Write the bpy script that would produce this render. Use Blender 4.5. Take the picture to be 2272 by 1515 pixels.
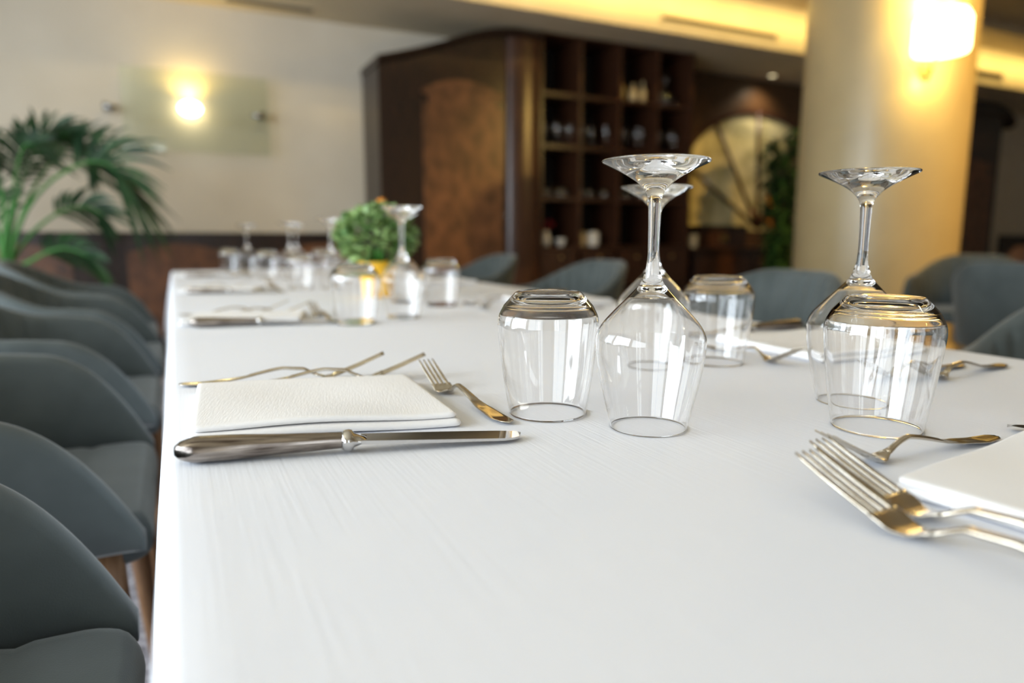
import bpy, bmesh, math, random
from mathutils import Vector, Matrix

for o in list(bpy.data.objects):
    bpy.data.objects.remove(o)
scene = bpy.context.scene
COL = scene.collection
PI = math.pi

# ------------------------------------------------------------------ camera
IW, IH, FPX = 2272.0, 1515.0, 1526.0
PITCH, ROLL = math.radians(8.506), 0.0009
HEAD = math.radians(26.013)
TOP = 0.75                                   # table top height
CAM = Vector((0.0, 0.0, 0.906))
fwd = Vector((math.sin(HEAD) * math.cos(PITCH), math.cos(HEAD) * math.cos(PITCH), -math.sin(PITCH)))
r0 = Vector((math.cos(HEAD), -math.sin(HEAD), 0))
u0 = r0.cross(fwd)
right = r0 * math.cos(ROLL) + u0 * math.sin(ROLL)
up = u0 * math.cos(ROLL) - r0 * math.sin(ROLL)
cd = bpy.data.cameras.new('camera')
cam = bpy.data.objects.new('camera', cd)
COL.objects.link(cam)
cam.matrix_world = Matrix(((right.x, up.x, -fwd.x, CAM.x), (right.y, up.y, -fwd.y, CAM.y),
                           (right.z, up.z, -fwd.z, CAM.z), (0, 0, 0, 1)))
cd.sensor_fit = 'HORIZONTAL'
cd.sensor_width = 36.0
cd.lens = FPX / IW * 36.0
cd.clip_start = 0.02
cd.dof.use_dof = True
cd.dof.focus_distance = 0.57
cd.dof.aperture_fstop = 2.8
scene.camera = cam

# ------------------------------------------------------------------ world, exposure
w = bpy.data.worlds.new('sky')
scene.world = w
w.use_nodes = True
w.node_tree.nodes['Background'].inputs[0].default_value = (0.75, 0.87, 1.0, 1)
w.node_tree.nodes['Background'].inputs[1].default_value = 0.6
vs = scene.view_settings
vs.view_transform = 'Standard'
vs.look = 'None'
vs.gamma = 1.0
vs.exposure = 0.1
vs.use_curve_mapping = False
cy = scene.cycles
cy.use_denoising = True
cy.max_bounces = 24
cy.transmission_bounces = 20
cy.transparent_max_bounces = 24
cy.diffuse_bounces = 5
cy.glossy_bounces = 6
cy.caustics_refractive = True
cy.caustics_reflective = False
cy.sample_clamp_indirect = 30.0
cy.blur_glossy = 0.0

DAY = (0.83, 0.92, 1.0)
WARM = (1.0, 0.70, 0.20)


def area(name, loc, target, sx, sy, power, color):
    l = bpy.data.lights.new(name, 'AREA')
    l.shape = 'RECTANGLE'
    l.size, l.size_y = sx, sy
    l.energy = power
    l.color = color
    o = bpy.data.objects.new(name, l)
    COL.objects.link(o)
    o.location = loc
    o.rotation_euler = (Vector(target) - Vector(loc)).to_track_quat('-Z', 'Y').to_euler()
    return o


def point(name, loc, power, color, radius=0.05):
    l = bpy.data.lights.new(name, 'POINT')
    l.energy = power
    l.color = color
    l.shadow_soft_size = radius
    o = bpy.data.objects.new(name, l)
    COL.objects.link(o)
    o.location = loc
    return o


def spot(name, loc, target, power, color, angle=90, radius=0.04, blend=0.6):
    l = bpy.data.lights.new(name, 'SPOT')
    l.energy = power
    l.color = color
    l.spot_size = math.radians(angle)
    l.spot_blend = blend
    l.shadow_soft_size = radius
    o = bpy.data.objects.new(name, l)
    COL.objects.link(o)
    o.location = loc
    o.rotation_euler = (Vector(target) - Vector(loc)).to_track_quat('-Z', 'Y').to_euler()
    return o


XL, YR, XR, YB = -2.6, -3.2, 12.0, 6.0       # room: left wall, rear wall, right wall, back wall
LOWC, HIGHC = 2.655, 3.05                    # low and high ceilings
WIN_L = [(-1.4, 2.2), (1.05, 2.2), (3.5, 2.2)]     # left wall windows: centre y, width
WIN_R = [(-0.60, 0.46), (-0.14, 0.30)]     # rear wall windows: centre x, width
WZ0, WZ1 = 0.35, 2.65
for i, (yc, ww) in enumerate(WIN_L):
    area('daylight', (XL - 0.16, yc, (WZ0 + WZ1) / 2), (0, yc, (WZ0 + WZ1) / 2 - 0.15), ww, WZ1 - WZ0, (66, 190, 64)[i], DAY)
for i, (xc, ww) in enumerate(WIN_R):
    area('daylight', (xc, YR - 0.16, (WZ0 + WZ1) / 2), (xc, 0, (WZ0 + WZ1) / 2 - 0.15), ww - 0.12, WZ1 - WZ0, 10, DAY)


# ------------------------------------------------------------------ helpers
def ray(x, y):
    return fwd * FPX + right * (x - IW / 2) + up * (IH / 2 - y)


def at(x, y, Y):                             # the point of the plane at distance Y seen at a photo position
    r = ray(x, y)
    return CAM + r * (Y / r.y)


def atz(x, y, z):
    r = ray(x, y)
    return CAM + r * ((z - CAM.z) / r.z)


def link(o):
    COL.objects.link(o)
    return o


def tag(o, label=None, cat=None, group=None, kind=None):
    if label:
        o['label'] = label
    if cat:
        o['category'] = cat
    if group:
        o['group'] = group
    if kind:
        o['kind'] = kind
    return o


def empty(name, loc=(0, 0, 0), rz=0.0, label=None, cat=None, group=None):
    o = bpy.data.objects.new(name, None)
    o.empty_display_size = 0.05
    o.location = loc
    o.rotation_euler = (0, 0, rz)
    link(o)
    return tag(o, label, cat, group)


def finish(name, bm, mat, parent=None, smooth=True, angle=None):
    me = bpy.data.meshes.new(name)
    bmesh.ops.recalc_face_normals(bm, faces=bm.faces)
    if smooth:
        for f in bm.faces:
            f.smooth = True
        if angle:
            for e in bm.edges:
                if len(e.link_faces) == 2 and e.calc_face_angle(0) > math.radians(angle):
                    e.smooth = False
    bm.to_mesh(me)
    bm.free()
    me.materials.append(mat)
    o = bpy.data.objects.new(name, me)
    link(o)
    if parent:
        o.parent = parent
    return o


def copy_tree(o, parent=None):
    c = o.copy()
    COL.objects.link(c)
    if parent:
        c.parent = parent
    for ch in list(o.children):
        copy_tree(ch, c)
    return c


def add_box(bm, x0, x1, y0, y1, z0, z1, bevel=0.0):
    v = [bm.verts.new((x, y, z)) for x in (x0, x1) for y in (y0, y1) for z in (z0, z1)]
    fs = [(0, 1, 3, 2), (4, 6, 7, 5), (0, 4, 5, 1), (2, 3, 7, 6), (0, 2, 6, 4), (1, 5, 7, 3)]
    faces = [bm.faces.new([v[i] for i in f]) for f in fs]
    if bevel:
        edges = set(e for f in faces for e in f.edges)
        bmesh.ops.bevel(bm, geom=list(edges), offset=bevel, segments=2, affect='EDGES', clamp_overlap=True)


def box(name, mat, x0, x1, y0, y1, z0, z1, parent=None, bevel=0.0):
    bm = bmesh.new()
    add_box(bm, x0, x1, y0, y1, z0, z1, bevel)
    return finish(name, bm, mat, parent, smooth=bevel > 0, angle=50 if bevel else None)


def catmull(pts, n):
    out = []
    P = [pts[0]] + list(pts) + [pts[-1]]
    for i in range(1, len(P) - 2):
        p0, p1, p2, p3 = [Vector(p) for p in P[i - 1:i + 3]]
        for k in range(n):
            t = k / n
            out.append(0.5 * ((2 * p1) + (p2 - p0) * t + (2 * p0 - 5 * p1 + 4 * p2 - p3) * t * t + (3 * p1 - p0 - 3 * p2 + p3) * t ** 3))
    out.append(Vector(pts[-1]))
    return out


def add_lathe(bm, prof, seg=48, cx=0, cy_=0):
    rings = []
    for r, z in prof:
        if r < 1e-6:
            rings.append([bm.verts.new((cx, cy_, z))])
        else:
            rings.append([bm.verts.new((cx + r * math.cos(2 * PI * i / seg), cy_ + r * math.sin(2 * PI * i / seg), z)) for i in range(seg)])
    for a, b in zip(rings, rings[1:]):
        for i in range(seg):
            j = (i + 1) % seg
            if len(a) == 1 and len(b) == 1:
                continue
            if len(a) == 1:
                bm.faces.new((a[0], b[i], b[j]))
            elif len(b) == 1:
                bm.faces.new((a[i], a[j], b[0]))
            else:
                bm.faces.new((a[i], a[j], b[j], b[i]))


def add_loft(bm, rings, cap0=True, cap1=True, closed=True):
    rr = [[bm.verts.new(p) for p in ring] for ring in rings]
    n = len(rr[0])
    for a, b in zip(rr, rr[1:]):
        for i in range(n if closed else n - 1):
            j = (i + 1) % n
            bm.faces.new((a[i], a[j], b[j], b[i]))
    if cap0 and closed:
        bm.faces.new(rr[0][::-1])
    if cap1 and closed:
        bm.faces.new(rr[-1])


def add_tube(bm, pts, rad, seg=10):
    pts = [Vector(p) for p in pts]
    rings = []
    for i, p in enumerate(pts):
        d = (pts[min(i + 1, len(pts) - 1)] - pts[max(i - 1, 0)]).normalized()
        a = d.cross(Vector((0, 0, 1)))
        if a.length < 1e-3:
            a = d.cross(Vector((1, 0, 0)))
        a.normalize()
        b = d.cross(a)
        r = rad(i / max(1, len(pts) - 1)) if callable(rad) else rad
        rings.append([p + a * r * math.cos(2 * PI * k / seg) + b * r * math.sin(2 * PI * k / seg) for k in range(seg)])
    add_loft(bm, rings)


def add_prism(bm, poly, y0, y1):             # polygon in x,z pushed from y0 to y1
    a = [bm.verts.new((x, y0, z)) for x, z in poly]
    b = [bm.verts.new((x, y1, z)) for x, z in poly]
    n = len(poly)
    bm.faces.new(a)
    bm.faces.new(b[::-1])
    for i in range(n):
        j = (i + 1) % n
        bm.faces.new((a[i], b[i], b[j], a[j]))


def sstep(a, b, x):
    t = min(1, max(0, (x - a) / (b - a)))
    return t * t * (3 - 2 * t)


# ------------------------------------------------------------------ materials
def mat(name, base, rough=0.5, metal=0.0, **kw):
    m = bpy.data.materials.new(name)
    m.use_nodes = True
    p = m.node_tree.nodes['Principled BSDF']
    p.inputs['Base Color'].default_value = (*base, 1)
    p.inputs['Roughness'].default_value = rough
    p.inputs['Metallic'].default_value = metal
    for k, v in kw.items():
        p.inputs[k.replace('_', ' ')].default_value = v
    return m


def nodes(m):
    nt = m.node_tree
    return nt, nt.nodes, nt.links, nt.nodes['Principled BSDF']


def coords(m, scale=(1, 1, 1)):
    nt, N, L, p = nodes(m)
    tc = N.new('ShaderNodeTexCoord')
    mp = N.new('ShaderNodeMapping')
    mp.inputs['Scale'].default_value = scale
    L.new(tc.outputs['Object'], mp.inputs[0])
    return mp.outputs[0]


def mottled(m, c1, c2, scale=6, stretch=(1, 1, 1), detail=5, lo=0.35, hi=0.65, bump=0.0, bscale=None, rough=None):
    nt, N, L, p = nodes(m)
    v = coords(m, stretch)
    n = N.new('ShaderNodeTexNoise')
    n.inputs['Scale'].default_value = scale
    n.inputs['Detail'].default_value = detail
    L.new(v, n.inputs['Vector'])
    cr = N.new('ShaderNodeValToRGB')
    cr.color_ramp.elements[0].position = lo
    cr.color_ramp.elements[1].position = hi
    cr.color_ramp.elements[0].color = (*c1, 1)
    cr.color_ramp.elements[1].color = (*c2, 1)
    L.new(n.outputs['Fac'], cr.inputs[0])
    L.new(cr.outputs[0], p.inputs['Base Color'])
    if bump:
        n2 = N.new('ShaderNodeTexNoise')
        n2.inputs['Scale'].default_value = bscale or scale
        n2.inputs['Detail'].default_value = 3
        L.new(v, n2.inputs['Vector'])
        b = N.new('ShaderNodeBump')
        b.inputs['Strength'].default_value = bump
        b.inputs['Distance'].default_value = 0.002
        L.new(n2.outputs['Fac'], b.inputs['Height'])
        L.new(b.outputs[0], p.inputs['Normal'])
    return m


def weave(m, stretch, scale, strength, dist=0.0006):
    """fine slubbed threads running along one direction"""
    nt, N, L, p = nodes(m)
    v = coords(m, stretch)
    n = N.new('ShaderNodeTexNoise')
    n.inputs['Scale'].default_value = scale
    n.inputs['Detail'].default_value = 3
    n.inputs['Roughness'].default_value = 0.6
    L.new(v, n.inputs['Vector'])
    b = N.new('ShaderNodeBump')
    b.inputs['Strength'].default_value = strength
    b.inputs['Distance'].default_value = dist
    L.new(n.outputs['Fac'], b.inputs['Height'])
    L.new(b.outputs[0], p.inputs['Normal'])
    return m


M = {}
M['cloth'] = weave(mat('table_linen', (0.79, 0.81, 0.87), 0.85), (1, 0.025, 1), 430, 0.32, 0.0007)
M['napkin'] = weave(mat('napkin_linen', (0.84, 0.83, 0.83), 0.9), (1, 0.12, 1), 520, 0.35, 0.0006)
M['glass'] = mat('clear_glass', (1, 1, 1), 0.0, 0, IOR=1.5, Transmission_Weight=1.0)
M['silver'] = mat('worn_silver', (0.62, 0.56, 0.46), 0.16, 1.0)
mottled(M['silver'], (0.50, 0.43, 0.33), (0.74, 0.70, 0.62), 60, (1, 1, 1), 4, 0.3, 0.7)
M['steel'] = mat('polished_steel', (0.62, 0.61, 0.60), 0.07, 1.0)
M['darksilver'] = mat('tarnished_silver', (0.42, 0.37, 0.32), 0.22, 1.0)
mottled(M['darksilver'], (0.08, 0.06, 0.05), (0.46, 0.41, 0.37), 100, (0.22, 3, 3), 5, 0.32, 0.68)
M['velvet'] = mat('grey_velvet', (0.15, 0.185, 0.19), 0.8, 0, Sheen_Weight=0.25, Sheen_Roughness=0.4)
mottled(M['velvet'], (0.052, 0.065, 0.064), (0.078, 0.093, 0.092), 9, (1, 1, 1), 3, 0.3, 0.7, 0.15, 600)
M['oak'] = mottled(mat('brown_wood', (0.2, 0.1, 0.04), 0.45), (0.16, 0.075, 0.03), (0.26, 0.14, 0.065), 18, (6, 6, 1))
M['darkwood'] = mottled(mat('dark_mahogany', (0.03, 0.012, 0.008), 0.28), (0.010, 0.006, 0.005), (0.030, 0.013, 0.008), 10, (5, 5, 0.6))
M['midwood'] = mottled(mat('mahogany', (0.07, 0.028, 0.014), 0.3), (0.030, 0.011, 0.006), (0.062, 0.024, 0.011), 10, (5, 5, 0.6))
M['timber'] = mottled(mat('timber_cladding', (0.07, 0.03, 0.014), 0.35), (0.045, 0.022, 0.009), (0.085, 0.042, 0.018), 10, (5, 5, 0.6))
M['burl'] = mottled(mat('burl_veneer', (0.2, 0.08, 0.03), 0.38), (0.055, 0.022, 0.010), (0.185, 0.074, 0.030), 11, (1, 1, 0.7), 8, 0.3, 0.7)
M['wallcream'] = mottled(mat('cream_plaster', (0.74, 0.69, 0.60), 0.85), (0.62, 0.56, 0.46), (0.66, 0.60, 0.50), 3, (1, 1, 1), 3, 0.3, 0.7, 0.1, 90)
M['ceiling'] = mottled(mat('ceiling_plaster', (0.76, 0.72, 0.62), 0.9), (0.55, 0.47, 0.33), (0.59, 0.51, 0.37), 3)
M['column'] = mottled(mat('glossy_cream_paint', (0.72, 0.66, 0.52), 0.32), (0.43, 0.345, 0.19), (0.47, 0.38, 0.21), 3)
M['carpet'] = mottled(mat('speckled_carpet', (0.3, 0.28, 0.3), 0.95), (0.10, 0.09, 0.10), (0.48, 0.45, 0.47), 55, (1, 1, 1), 6, 0.35, 0.65, 0.6, 120)
M['vent'] = mat('vent_brown', (0.12, 0.085, 0.04), 0.5)
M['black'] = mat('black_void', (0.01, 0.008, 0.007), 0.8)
M['brass'] = mat('aged_brass', (0.45, 0.30, 0.12), 0.3, 1.0)
M['chrome'] = mat('dull_chrome', (0.35, 0.35, 0.35), 0.25, 1.0)
M['pot_yellow'] = mat('yellow_glaze', (0.90, 0.50, 0.02), 0.35)
M['leafball'] = mottled(mat('fresh_leaf', (0.12, 0.28, 0.06), 0.5), (0.06, 0.16, 0.03), (0.34, 0.48, 0.18), 25, (1, 1, 1), 2)
M['orange'] = mat('orange_petal', (0.80, 0.32, 0.03), 0.5)
M['palmleaf'] = mottled(mat('palm_leaf', (0.03, 0.10, 0.03), 0.4), (0.008, 0.032, 0.012), (0.030, 0.085, 0.026), 8)
M['palmstem'] = mat('palm_stem', (0.05, 0.22, 0.03), 0.45)
M['plantleaf'] = mottled(mat('dark_leaf', (0.03, 0.09, 0.02), 0.45), (0.015, 0.05, 0.012), (0.06, 0.14, 0.03), 10)
M['terracotta'] = mat('dark_planter', (0.06, 0.045, 0.035), 0.6)
M['oldglass'] = mottled(mat('aged_mirror_glass', (0.6, 0.55, 0.36), 0.35), (0.34, 0.30, 0.13), (0.70, 0.63, 0.36), 5, (1, 1, 1), 6, 0.32, 0.6)
M['ceramic'] = mat('white_ceramic', (0.75, 0.70, 0.6), 0.3)
M['cream'] = mat('cream_wax', (0.55, 0.42, 0.22), 0.5)
M['green'] = mat('bottle_green', (0.08, 0.12, 0.06), 0.15)
M['red'] = mat('red_petal', (0.4, 0.03, 0.03), 0.5)
M['white'] = mat('white_paint', (0.8, 0.8, 0.78), 0.5)
M['terra'] = mat('tan_fabric', (0.45, 0.25, 0.16), 0.8)


def emis(name, col, strength):
    m = mat(name, (0.9, 0.85, 0.7), 0.4)
    p = m.node_tree.nodes['Principled BSDF']
    p.inputs['Emission Color'].default_value = (*col, 1)
    p.inputs['Emission Strength'].default_value = strength
    return m


M['shade'] = emis('lit_opal_shade', (1.0, 0.80, 0.36), 7.0)
M['lamp'] = emis('lit_lamp', (1.0, 0.88, 0.6), 22.0)
M['bulb'] = emis('lit_bulb', (1.0, 0.86, 0.55), 16.0)
M['lens'] = emis('lit_lens', (1.0, 0.85, 0.5), 3.0)
M['pane'] = mat('tinted_glass_plate', (0.50, 0.50, 0.38), 0.06, 0, IOR=1.5)
_nt, _N, _L, _p = nodes(M['pane'])
_tr = _N.new('ShaderNodeBsdfTransparent')
_tr.inputs[0].default_value = (0.93, 0.95, 0.90, 1)
_gl = _N.new('ShaderNodeBsdfGlossy')
_gl.inputs['Roughness'].default_value = 0.04
_gl.inputs['Color'].default_value = (0.95, 1.0, 0.95, 1)
_mx = _N.new('ShaderNodeMixShader')
_mx.inputs[0].default_value = 0.14
_L.new(_tr.outputs[0], _mx.inputs[1])
_L.new(_gl.outputs[0], _mx.inputs[2])
_L.new(_mx.outputs[0], _N['Material Output'].inputs[0])

# ------------------------------------------------------------------ room shell
def struct(o):
    o['kind'] = 'structure'
    return o


struct(box('floor', M['carpet'], XL - 0.3, XR + 0.3, YR - 0.3, YB + 0.3, -0.1, 0.0))
# bulkhead distance: where the low ceiling edge seen at (1600, 91) lies
YK = atz(1600, 91, LOWC).y
struct(box('ceiling', M['ceiling'], XL - 0.3, XR + 0.3, YR - 0.3, YK + 0.02, HIGHC, HIGHC + 0.1))
bm = bmesh.new()
add_box(bm, XL - 0.3, XR + 0.3, YK, YB + 0.3, LOWC, HIGHC + 0.1)
struct(finish('ceiling_low', bm, M['ceiling'], smooth=False))
struct(box('wall_back', M['wallcream'], XL - 0.3, XR + 0.3, YB, YB + 0.3, 0.0, LOWC))
struct(box('wall_right', M['wallcream'], XR, XR + 0.3, YR - 0.3, YB, 0.0, HIGHC))


def wall_with_holes(name, holes, lo, hi, horizontal):
    bm = bmesh.new()
    xs = lo
    for c, ww in holes + [(None, None)]:
        e = hi if c is None else c - ww / 2
        segs = [(xs, e, 0.0, HIGHC)]
        if c is not None:
            segs += [(e, c + ww / 2, 0.0, WZ0), (e, c + ww / 2, WZ1, HIGHC)]
            xs = c + ww / 2
        for a, b, z0, z1 in segs:
            if horizontal:
                add_box(bm, a, b, YR - 0.3, YR, z0, z1)
            else:
                add_box(bm, XL - 0.3, XL, a, b, z0, z1)
    return struct(finish(name, bm, M['wallcream'], smooth=False))


wall_with_holes('wall_left', WIN_L, YR - 0.3, YB + 0.3, False)
wall_with_holes('wall_rear', WIN_R, XL, XR + 0.3, True)
n_win = 0
for yc, ww in WIN_L:
    n_win += 1
    bm = bmesh.new()
    for a, b, z0, z1 in [(yc - ww / 2, yc - ww / 2 + 0.06, WZ0, WZ1), (yc + ww / 2 - 0.06, yc + ww / 2, WZ0, WZ1), (yc - 0.015, yc + 0.015, WZ0, WZ1),
                         (yc - ww / 2, yc + ww / 2, WZ0, WZ0 + 0.06), (yc - ww / 2, yc + ww / 2, WZ1 - 0.06, WZ1)]:
        add_box(bm, XL - 0.12, XL - 0.06, a, b, z0, z1)
    struct(finish('window_%d' % n_win, bm, M['white'], smooth=False))
for xc, ww in WIN_R:
    n_win += 1
    bm = bmesh.new()
    for a, b, z0, z1 in [(xc - ww / 2, xc - ww / 2 + 0.06, WZ0, WZ1), (xc + ww / 2 - 0.06, xc + ww / 2, WZ0, WZ1), (xc - 0.03, xc + 0.03, WZ0, WZ1),
                         (xc - ww / 2, xc + ww / 2, WZ0, WZ0 + 0.06), (xc - ww / 2, xc + ww / 2, WZ1 - 0.06, WZ1), (xc - ww / 2, xc + ww / 2, 1.75, 1.80)]:
        add_box(bm, a, b, YR - 0.12, YR - 0.06, z0, z1)
    struct(finish('window_%d' % n_win, bm, M['white'], smooth=False))

# wainscot along the back wall, with arched burl panels
WZ = 0.95
xc0 = at(845, 300, 5.45).x
bm = bmesh.new()
add_box(bm, XL, xc0 + 0.6, YB - 0.03, YB, 0, WZ - 0.03)
add_box(bm, XL, xc0 + 0.6, YB - 0.05, YB, WZ - 0.03, WZ, 0.006)
add_box(bm, XL, xc0 + 0.6, YB - 0.045, YB, 0.0, 0.12)
wain = struct(finish('trim_1', bm, M['darkwood'], smooth=False))


def arch_panel(x0, x1, z0, z1, rise, ear, y0, y1):
    """panel with a basket-arched top that steps in at the shoulders"""
    zs_ = z1 - rise
    e = (x1 - x0) * 0.075
    pts = [(x0, z0), (x1, z0), (x1, zs_ - ear)]
    if ear:
        pts += [(x1 - e, zs_ - ear * 0.92), (x1 - e, zs_ - ear * 0.40), (x1 + e * 0.1, zs_ - ear * 0.30)]
    n = 14
    for k in range(n + 1):
        t = 1 - 2 * k / n
        pts.append(((x0 + x1) / 2 + t * ((x1 - x0) / 2 + (e * 0.1 if ear else 0)), z1 - rise * t * t))
    if ear:
        pts += [(x0 - e * 0.1, zs_ - ear * 0.30), (x0 + e, zs_ - ear * 0.40), (x0 + e, zs_ - ear * 0.92)]
    pts.append((x0, zs_ - ear))
    clean = []
    for p in pts:
        if not clean or abs(p[0] - clean[-1][0]) + abs(p[1] - clean[-1][1]) > 1e-6:
            clean.append(p)
    pts = clean
    b = bmesh.new()
    add_prism(b, pts, y0, y1)
    return b


for px0, px1 in [(-75, 160), (282, 500), (615, 815)]:
    a0, a1 = at(px0, 575, YB - 0.03).x, at(px1, 575, YB - 0.03).x
    finish('panel', arch_panel(a0, a1, 0.16, 0.865, 0.07, 0.0, YB - 0.042, YB - 0.028), M['burl'], wain, smooth=False)
xr0 = at(2215, 520, YB).x
bm = bmesh.new()
add_box(bm, xr0, XR, YB - 0.03, YB, 0, WZ - 0.02)
add_box(bm, xr0, XR, YB - 0.05, YB, WZ - 0.02, WZ + 0.01)
struct(finish('trim_2', bm, M['darkwood'], smooth=False))
# timber clad stretch of the back wall behind the arched mirror
xw0, xw1 = at(1500, 300, YB).x, at(1950, 300, YB).x
struct(box('trim_3', M['timber'], xw0, xw1, YB - 0.03, YB, 0, LOWC - 0.002))


# air vents
def vent(x0, x1, z0, z1, label, y):
    t = empty('air_vent', ((x0 + x1) / 2, y, z0), 0, label, 'vent')
    hw, h = (x1 - x0) / 2, z1 - z0
    bm = bmesh.new()
    for a, b, c, d in [(-hw, hw, 0, 0.015), (-hw, hw, h - 0.015, h), (-hw, -hw + 0.02, 0, h), (hw - 0.02, hw, 0, h)]:
        add_box(bm, a, b, -0.012, 0.0, c, d)
    finish('frame', bm, M['ceiling'], t, smooth=False)
    bm = bmesh.new()
    n = 4
    for k in range(n):
        zc = 0.015 + (h - 0.03) * (k + 0.5) / n
        add_box(bm, -hw + 0.02, hw - 0.02, -0.010, -0.002, zc - 0.0025, zc + 0.0015)
    finish('grille', bm, M['vent'], t, smooth=False)
    box('backing', M['black'], -hw + 0.015, hw - 0.015, -0.004, -0.001, 0.01, h - 0.01, t)
    return t


p0, p1 = at(1465, 30, YK), at(1725, 70, YK)
q0 = at(1465, 47, YK)
vent(p0.x, p1.x, q0.z - 0.005, p0.z + 0.005, 'long slotted air vent on the yellow bulkhead left of the column', YK)
p0, p1 = at(2160, 150, YK), at(2226, 160, YK)
q0 = at(2160, 172, YK)
vent(p0.x, p1.x, q0.z, p0.z, 'short air vent on the bulkhead right of the column', YK)
pc = atz(600, 8, LOWC)
t = empty('ceiling_vent', (pc.x, pc.y, LOWC), 0, 'dark slot vent in the ceiling above the glass wall lamp', 'vent')
box('frame', M['ceiling'], -0.33, 0.33, -0.06, 0.06, -0.008, 0.0, t)
box('grille', M['vent'], -0.31, 0.31, -0.045, 0.045, -0.014, -0.006, t)

# ------------------------------------------------------------------ table and cloth
TX0, TX1, TY0, TY1 = -0.018, 1.0, 0.03, 3.72


def rounded_rect(x0, x1, y0, y1, r, n=8, step=0.05):
    pts = []
    for cx, cy0, a0 in [(x1 - r, y0 + r, -PI / 2), (x1 - r, y1 - r, 0), (x0 + r, y1 - r, PI / 2), (x0 + r, y0 + r, PI)]:
        for k in range(n + 1):
            a = a0 + PI / 2 * k / n
            pts.append(Vector((cx + r * math.cos(a), cy0 + r * math.sin(a))))
    out = []
    for a, b in zip(pts, pts[1:] + pts[:1]):
        m = max(1, int((b - a).length / step))
        for k in range(m):
            out.append(a.lerp(b, k / m))
    return out


table = empty('dining_table', (0.49, 1.87, 0), 0, 'long dining table hidden under the white tablecloth', 'table')
box('tabletop', M['oak'], -0.485, 0.485, -1.82, 1.82, TOP - 0.034, TOP - 0.003, table, 0.004)
for sx in (-1, 1):
    for sy in (-1, 1):
        bm = bmesh.new()
        add_loft(bm, [[(sx * 0.40 + dx * k, sy * 1.70 + dy * k, z) for dx, dy in ((-1, -1), (1, -1), (1, 1), (-1, 1))] for z, k in ((0, 0.028), (TOP - 0.034, 0.035))])
        finish('leg', bm, M['oak'], table, smooth=False)

bm = bmesh.new()
outline = rounded_rect(TX0, TX1, TY0, TY1, 0.035)
n = len(outline)
cx, cyy = (TX0 + TX1) / 2, (TY0 + TY1) / 2
nrm = []
for i in range(n):
    d = outline[(i + 1) % n] - outline[i - 1]
    nrm.append(Vector((d.y, -d.x)).normalized())
peri = [0.0]
for i in range(1, n):
    peri.append(peri[-1] + (outline[i] - outline[i - 1]).length)
R = 0.012
rings = []
for off, z, wv in [(-0.030, 0.0, 0), (-R, 0.0, 0), (-R * 0.62, -R * 0.07, 0), (-R * 0.29, -R * 0.29, 0), (-R * 0.08, -R * 0.62, 0), (0.0, -R, 0.0),
                   (0.002, -0.04, 0.15), (0.006, -0.10, 0.4), (0.010, -0.18, 0.7), (0.013, -0.28, 1.0)]:
    ring = []
    for i in range(n):
        s = peri[i]
        wave = 0.010 * math.sin(s * 9.0 + 0.6) + 0.006 * math.sin(s * 21.0 + 2)
        fl = off
        if wv:
            far = sstep(2.4, 3.6, outline[i].y)
            fl = off + wv * (wave * 0.6 + 0.004 + 0.022 * far)
        p = outline[i] + nrm[i] * fl
        ring.append((p.x, p.y, TOP + z))
    rings.append([bm.verts.new(p) for p in ring])
for a, b in zip(rings, rings[1:]):
    for i in range(n):
        j = (i + 1) % n
        bm.faces.new((a[i], a[j], b[j], b[i]))
bm.faces.new(rings[0])
cl = finish('tablecloth', bm, M['cloth'])
tag(cl, 'long white tablecloth covering the dining table', 'tablecloth')

# ------------------------------------------------------------------ glasses
def part_lathe(name, prof, parent, seg):
    bm = bmesh.new()
    add_lathe(bm, prof, seg)
    return finish(name, bm, M['glass'], parent)


def lathe_open(name, prof, parent, seg):
    """an open piece of one watertight surface of revolution; profile runs so that the glass lies on its left"""
    me_v, me_f = [], []
    idx = []
    for r, z in prof:
        if r < 1e-6:
            idx.append([len(me_v)])
            me_v.append((0, 0, z))
        else:
            idx.append(list(range(len(me_v), len(me_v) + seg)))
            me_v += [(r * math.cos(2 * PI * i / seg), r * math.sin(2 * PI * i / seg), z) for i in range(seg)]
    for a, b in zip(idx, idx[1:]):
        for i in range(seg):
            j = (i + 1) % seg
            if len(a) == 1:
                me_f.append((a[0], b[j], b[i]))
            elif len(b) == 1:
                me_f.append((a[i], a[j], b[0]))
            else:
                me_f.append((a[i], a[j], b[j], b[i]))
    me = bpy.data.meshes.new(name)
    me.from_pydata(me_v, [], me_f)
    me.polygons.foreach_set('use_smooth', [True] * len(me.polygons))
    me.materials.append(M['glass'])
    o = bpy.data.objects.new(name, me)
    link(o)
    o.parent = parent
    return o


WALL = 0.0009
# outer outlines measured upwards from the table: the glasses stand on their rims
w_bowl = [(0.0316, 0.0006), (0.0357, 0.0184), (0.0402, 0.0376), (0.0435, 0.0566), (0.0447, 0.0700), (0.0443, 0.0772), (0.0398, 0.0865),
          (0.0302, 0.0976), (0.0194, 0.1087), (0.0110, 0.1179), (0.0080, 0.1233), (0.0058, 0.1306)]
w_stem = [(0.0058, 0.1306), (0.0046, 0.1400), (0.0043, 0.1523), (0.0047, 0.1737), (0.0053, 0.1860), (0.0065, 0.1906), (0.0090, 0.1948)]
w_foot = [(0.0090, 0.1948), (0.0143, 0.2001), (0.0222, 0.2053), (0.0321, 0.2105), (0.0410, 0.2147), (0.0424, 0.2158)]


def smooth_prof(p, k):
    return [(max(0, q.x), q.y) for q in catmull([(a, b, 0) for a, b in p], k)]


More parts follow.
